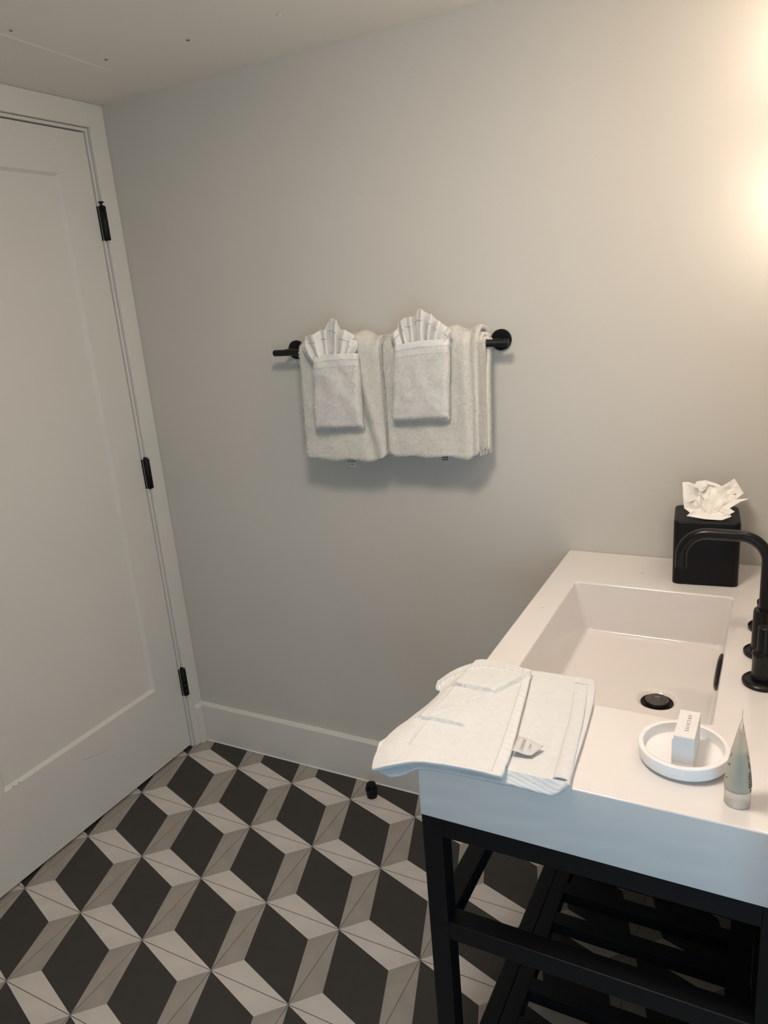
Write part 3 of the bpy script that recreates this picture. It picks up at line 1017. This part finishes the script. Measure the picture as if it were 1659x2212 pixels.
def bath_towel(name, label, x0t, x1t, x0b, x1b, zf, zb, seed, dip, fold_line=None, nlay=3, side_jit=.004):
    t = empty(name, ((x0t + x1t) / 2, BY, BZ + .0092))
    tag(t, label, 'towel', 'bath towels hung on the bar')
    rnd = random.Random(seed)
    nx = 46
    outer = None
    for L in range(nlay):
        r = 0.0405 - L * 0.0105
        thick = 0.0098
        pr_ = u_profile(r, zf + rnd.uniform(0, .004) + L * .003, zb + rnd.uniform(0, .012), spread=.007 if L == 0 else .004, close=.0025 * L)
        ja, jb = (rnd.uniform(-side_jit, side_jit), L * .003 + rnd.uniform(-.001, .002)) if L else (0, 0)
        P = []
        for i, (y, z, ny, nz) in enumerate(pr_):
            s = min(1, max(0, (BZ + .04 - z) / (BZ + .04 - zf)))
            back = ny > .3
            a = x0t + (x0b - x0t) * s + ja; b = x1t + (x1b - x1t) * s + jb + (.0 if not back else .006)
            row = []
            for j in range(nx + 1):
                u = j / nx
                # rounded side folds: ends pull in towards the bar side
                e = min(u, 1 - u) * (b - a)
                rnd_in = .0075 * max(0, 1 - e / .011) ** 2
                x = a + (b - a) * u
                q = Vector((x, y, z))
                puff = fbm((x * 1.0 + seed, y, z), 13, 3) * (.006 if L == 0 else .002)
                if L == 0 and nz > .2:
                    puff += dip(x) * nz
                if L == 0 and ny < -.5 and fold_line: puff += fold_line(x, z)
                q += Vector((0, ny, nz)) * (puff - rnd_in)
                cr = max(0, 1 - e / .03) ** 2 * max(0, 1 - i / 4)
                q.z += .016 * cr * (1 if not back else 0)
                if i == 0: q.z += .003 * math.sin(x * 60 + seed) + .004 * noise.noise(Vector((x * 25, seed, 0)))
                q.y = min(q.y, -.0085)
                row.append(q)
            P.append(row)
        if L == 0: outer = P
        keep(MB().grid(P).build('terry_fold' if L else 'terry_cover', M_TERRY, None, solid=thick, offset=-1, face=(0, -1, 0)), t)
    return t, outer


def dipL(x):
    return .008 * math.exp(-((x - .865) / .018) ** 2) - .010 * math.exp(-((x - .905) / .014) ** 2) + .004 * math.exp(-((x - .80) / .03) ** 2) - .008 * max(0, (.72 - x) / .04)


def dipR(x):
    return .006 * math.exp(-((x - 1.12) / .02) ** 2) + .009 * math.exp(-((x - 1.19) / .016) ** 2) - .004 * math.exp(-((x - 1.155) / .02) ** 2) - .004 * max(0, (1.0 - x) / .05)


def foldL(x, z):
    # soft diagonal drapes towards the lower right
    c = .875 + (1.30 - z) * .22
    return .006 * math.exp(-((x - c) / .014) ** 2) - .006 * math.exp(-((x - c + .028) / .014) ** 2)


def foldR(x, z):
    return -.006 * math.exp(-((x - 1.168) / .006) ** 2) + .003 * math.exp(-((x - 1.15) / .012) ** 2)


tL, oL = bath_towel('bath_towel', 'white folded bath towel on the left of the bar, nearer the door', .676, .922, .668, .9255, 1.104, 1.112, 3, dipL, foldL)
tR, oR = bath_towel('bath_towel', 'white folded bath towel on the right of the bar with its layered edges showing', .928, 1.192, .929, 1.183, 1.118, 1.124, 11, dipR, foldR)
OUT[0] = 1


def out_sign(P):
    i, j = 10, 10
    n_ = (P[i][j + 1] - P[i][j]).cross(P[i + 1][j] - P[i][j])
    return 1 if n_.y < 0 else -1


OUT[0] = out_sign(oL)
pile('terry_pile', oL, tL, 30000, .0042, M_TERRY, 1)
pile('terry_pile', oR, tR, 30000, .0042, M_TERRY, 2)
# pile standing off the layered right side of the right towel
rnd = random.Random(5)
v = []; f = []
for L in range(3):
    r = .0405 - L * .0105
    for _ in range(4200):
        z = rnd.uniform(1.124, BZ + .01); sgn = rnd.choice((-1, 1))
        s_ = min(1, max(0, (BZ + .04 - z) / (BZ + .04 - 1.118)))
        x = 1.192 + (1.183 - 1.192) * s_ + L * .003 + (.006 if sgn > 0 else 0)
        yc = BY + sgn * (r - .0049)
        if sgn > 0: yc -= .013 * min(1, max(0, (BZ - z)) / .27 * 4)
        else: yc += .0025 * L
        p = Vector((x - .0012, yc + rnd.uniform(-.0052, .0052), z))
        tip = p + Vector((rnd.uniform(.1, 1), rnd.gauss(0, .7), rnd.gauss(-.2, .5))).normalized() * rnd.uniform(.003, .0055)
        k = len(v); v += [p - Vector((0, .0004, .0004)), p + Vector((0, .0004, .0004)), tip]; f.append((k, k + 1, k + 2))
o = MB().add(v, f).build('edge_pile', M_TERRY, None, fix=False); o['kind'] = 'stuff'; keep(o, tR)

# sewn tags under the towels
for t, u, v0, lines, parw in ((tL, 761, 1001, ('CONCIER', 'hotel'), .026), (tR, 962, 989, ('-----', '-----', '----'), .022)):
    c = at(u, v0, 1, -.083)
    hh = .013 if t is tL else .010
    tgm = MB()
    P = [[Vector((c.x + (j / 4 - .5) * parw, -.083 + .001 * math.sin(j), c.z + hh * (1.6 - 2.6 * i / 4))) for j in range(5)] for i in range(5)]
    to = keep(tgm.grid(P).build('sewn_tag', M_TAG, None, solid=.0003), t)
    for k, b in enumerate(lines):
        if b[0] == '-':
            zz = c.z + hh * .65 - k * .0052
            MB().box(c.x - .008, c.x + .0085, -.0850, -.0844, zz - .0011, zz + .0011).build('lettering', M_INK, to)
        else:
            text_part('lettering', b, .0058 if k == 0 else .0045, (c.x, -.0846, c.z + hh * .45 - k * .0085), (1, 0, 0), (0, 0, 1), M_INK, to)


# ------------------------------------------------------------------ hand towels folded into pockets, with fanned washcloths
def pocket(corners, yf, label, seed, tilt_top):
    """corners px TL TR BR BL"""
    TLp, TRp, BRp, BLp = [at(u, v, 1, yf) for u, v in corners]
    t = empty('hand_towel', (TLp + TRp + BRp + BLp) / 4)
    tag(t, label, 'towel', 'hand towels folded into pockets')
    n, m = 44, 30
    d0 = .020                         # pocket thickness
    P = []; layers = {}

    def face(name, m_, v0, v1, lift, nrows, thick, pf=1.0):
        P = []
        for i in range(nrows):
            v = v0 + (v1 - v0) * i / (nrows - 1)
            row = []
            for j in range(m):
                u = j / (m - 1)
                top = TLp.lerp(TRp, u); bot = BLp.lerp(BRp, u)
                p = top.lerp(bot, v)
                p.z += tilt_top(u) * (1 - v)
                bul = .007 * math.sin(PI * u) ** .6 * math.sin(PI * (0.12 + .80 * v)) ** .7
                edge = .011 * max(0, 1 - min(u, 1 - u) / .07) ** 2 + (.011 * max(0, (v - .955) / .045) ** 2)
                p.y += -bul * .8 - lift + edge + pf * fbm((p.x + seed, 0, p.z), 22) * .006
                p.x += .002 * noise.noise(Vector((seed, v * 4, u))) * (1 if u > .5 else -1)
                row.append(p)
            P.append(row)
        o = keep(MB().grid(P).build(name, m_, None, solid=thick, offset=-1, face=(0, -1, 0)), t)
        return P

    Pf = face('pocket_front', M_TERRY2, .155, 1.0, 0, 40, .012)
    face('woven_band', M_TWILL, .070, .170, .0006, 12, .006)
    face('hem_band', M_WEAVE, 0.0, .08, .0012, 10, .006, 1.0)
    # back of the pocket, a plain slab behind
    Pb = []
    for i in range(n):
        v = -.02 + 1.02 * i / (n - 1); row = []
        for j in range(m):
            u = .02 + .96 * j / (m - 1)
            p = TLp.lerp(TRp, u).lerp(BLp.lerp(BRp, u), v)
            p.z += -.010 * (1 - v) + (-.004 + .004 * noise.noise(Vector((u * 5, seed, 1)))) * v
            p.y += .0125 + .001 * fbm((p.x, seed, p.z), 20)
            row.append(p)
        Pb.append(row)
    keep(MB().grid(Pb).build('pocket_back', M_TERRY2, None, solid=.006, offset=-1, face=(0, -1, 0)), t)
    OUT[0] = -1
    a, b, c = Pf[5][5], Pf[5][6], Pf[6][5]
    OUT[0] = 1 if (b - a).cross(c - a).y < 0 else -1
    pile('terry_pile', Pf, t, 13000, .0028, M_TERRY2, seed)
    return t, TLp, TRp


def fan(ribs, mouth, yb, label, seed):
    """ribs: list of (u_px, v_px, depth) tips from left to right; mouth: (left px, right px) at the pocket opening"""
    tips = [at(u, v, 1, yb + d_ * 1.5) for u, v, d_ in ribs]
    n = len(tips)
    ml, mr = at(*mouth[0], 1, yb), at(*mouth[1], 1, yb)
    t = empty('washcloth', (ml + mr) / 2)
    tag(t, label, 'washcloth', 'washcloths fanned out of the pockets')
    SUBK = 7
    cols = []
    for k in range(n - 1):
        for s in range(SUBK):
            cols.append(k + s / SUBK)
    cols.append(n - 1)
    NRW = 18
    P = []
    for i in range(NRW):
        v = i / (NRW - 1)
        row = []
        for c in cols:
            k = min(int(c), n - 2); f_ = c - k
            # rounded pleats
            w = .5 - .5 * math.cos(PI * f_)
            tip = tips[k].lerp(tips[k + 1], f_)
            tip.y = tips[k].y + (tips[k + 1].y - tips[k].y) * w
            bt = ml.lerp(mr, .12 + .76 * c / (n - 1)); bt.z -= .030
            bt.y = yb + (tip.y - yb) * .55
            p = bt.lerp(tip, v)
            p.y += .0025 * fbm((p.x, seed, p.z), 40) - .004 * math.sin(PI * v)
            p.x += .002 * noise.noise(Vector((c * .8, v * 3, seed)))
            if v > .93: p.y += .002 * (v - .93) / .07
            row.append(p)
        P.append(row)
    keep(MB().grid(P).build('pleated_cloth', M_WEAVE, None, solid=.0026, offset=0, sub=1), t)
    # hem line a little below the tips
    hem = [[P[NRW - 5][j] + Vector((0, -.0018, 0)), P[NRW - 5][j] * .45 + P[NRW - 4][j] * .55 + Vector((0, -.0024, 0))] for j in range(len(cols))]
    keep(MB().grid(hem).build('hem', M_HEM, None, solid=.0012, offset=0), t)
    return t


YP = -.134
pocket([(672, 773), (771, 764), (781, 924), (677, 927)], YP, 'white hand towel folded into a pocket in front of the left bath towel', 2, lambda u: .005 * math.sin(PI * u))
pocket([(848, 747), (968, 732), (967, 905), (843, 910)], YP, 'white hand towel folded into a pocket in front of the right bath towel', 8, lambda u: .004 * math.sin(PI * u))
fan([(651, 752, .008), (660, 746, -.006), (657, 727, .006), (676, 722, -.010), (690, 713, .006), (703, 712, -.006), (709, 690, .012), (716, 688, .002), (728, 692, -.014), (733, 712, .006),
     (745, 712, -.010), (765, 726, .004), (757, 732, -.006), (770, 737, .006), (772, 749, -.004)], ((674, 776), (768, 768)), YP + .012, 'white pleated washcloth fanned out of the left pocket, one fold curling up', 4)
fan([(842, 727, .010), (848, 718, -.006), (861, 707, -.004), (858, 698, .010), (867, 692, -.006), (872, 686, .008), (888, 684, -.006), (893, 684, .010), (903, 666, -.004), (911, 667, -.012), (925, 679, .010),
     (931, 677, -.010), (941, 690, .008), (949, 693, -.010), (961, 704, .006), (974, 711, -.008), (976, 722, .004)], ((852, 750), (964, 736)), YP + .012, 'white pleated washcloth fanned out of the right pocket, even folds', 9)

# ------------------------------------------------------------------ lamps
# a wall lamp on each side of the mirror place, just past the right edge of the photograph
def wall_lamp(LY, label):
    sc = empty('wall_lamp', (XR, LY, 1.80))
    tag(sc, label, 'lamp', 'wall lamps on the vanity wall')
    LX = 1.886
    box('back_plate', -.012, -.0005, -.03, .03, -.10, .10, M_BRASS, sc, .003)
    keep(MB().tube([(XR - .011, LY, 1.80), (LX, LY, 1.80)], .008, 16).build('arm', M_BRASS), sc)
    keep(MB().lathe([(.012, 1.700), (.026, 1.703), (.026, 1.745), (.016, 1.755), (.016, 1.825), (.026, 1.835), (.026, 1.877), (.012, 1.880)], 28, (LX, LY, 0)).build('socket', M_BRASS), sc)
    for z0, z1 in ((1.605, 1.705), (1.875, 1.975)):
        keep(MB().lathe([(.012, z0), (.030, z0 + .003), (.034, z0 + .010), (.034, z1 - .010), (.030, z1 - .003), (.012, z1)], 32, (LX, LY, 0)).build('glass_shade', M_LAMP), sc)


wall_lamp(-0.125, 'black wall lamp with two lit opal glass cylinders nearest the back wall')
wall_lamp(-0.64, 'black wall lamp with two lit opal glass cylinders farther from the back wall')
# flush ceiling light nearer the camera, above the frame
cl = empty('ceiling_light', (1.38, -1.04, CZ))
tag(cl, 'round flush ceiling light with lit opal diffuser above the bathroom floor', 'lamp')
MB().lathe([(.15, -.0005), (.15, -.018), (.145, -.02)], 48).build('rim', M_TRIM, cl)
MB().lathe([(.14, -.02), (.135, -.035), (.11, -.046), (.06, -.052), (.01, -.053)], 48).build('diffuser', M_CLAMP, cl)
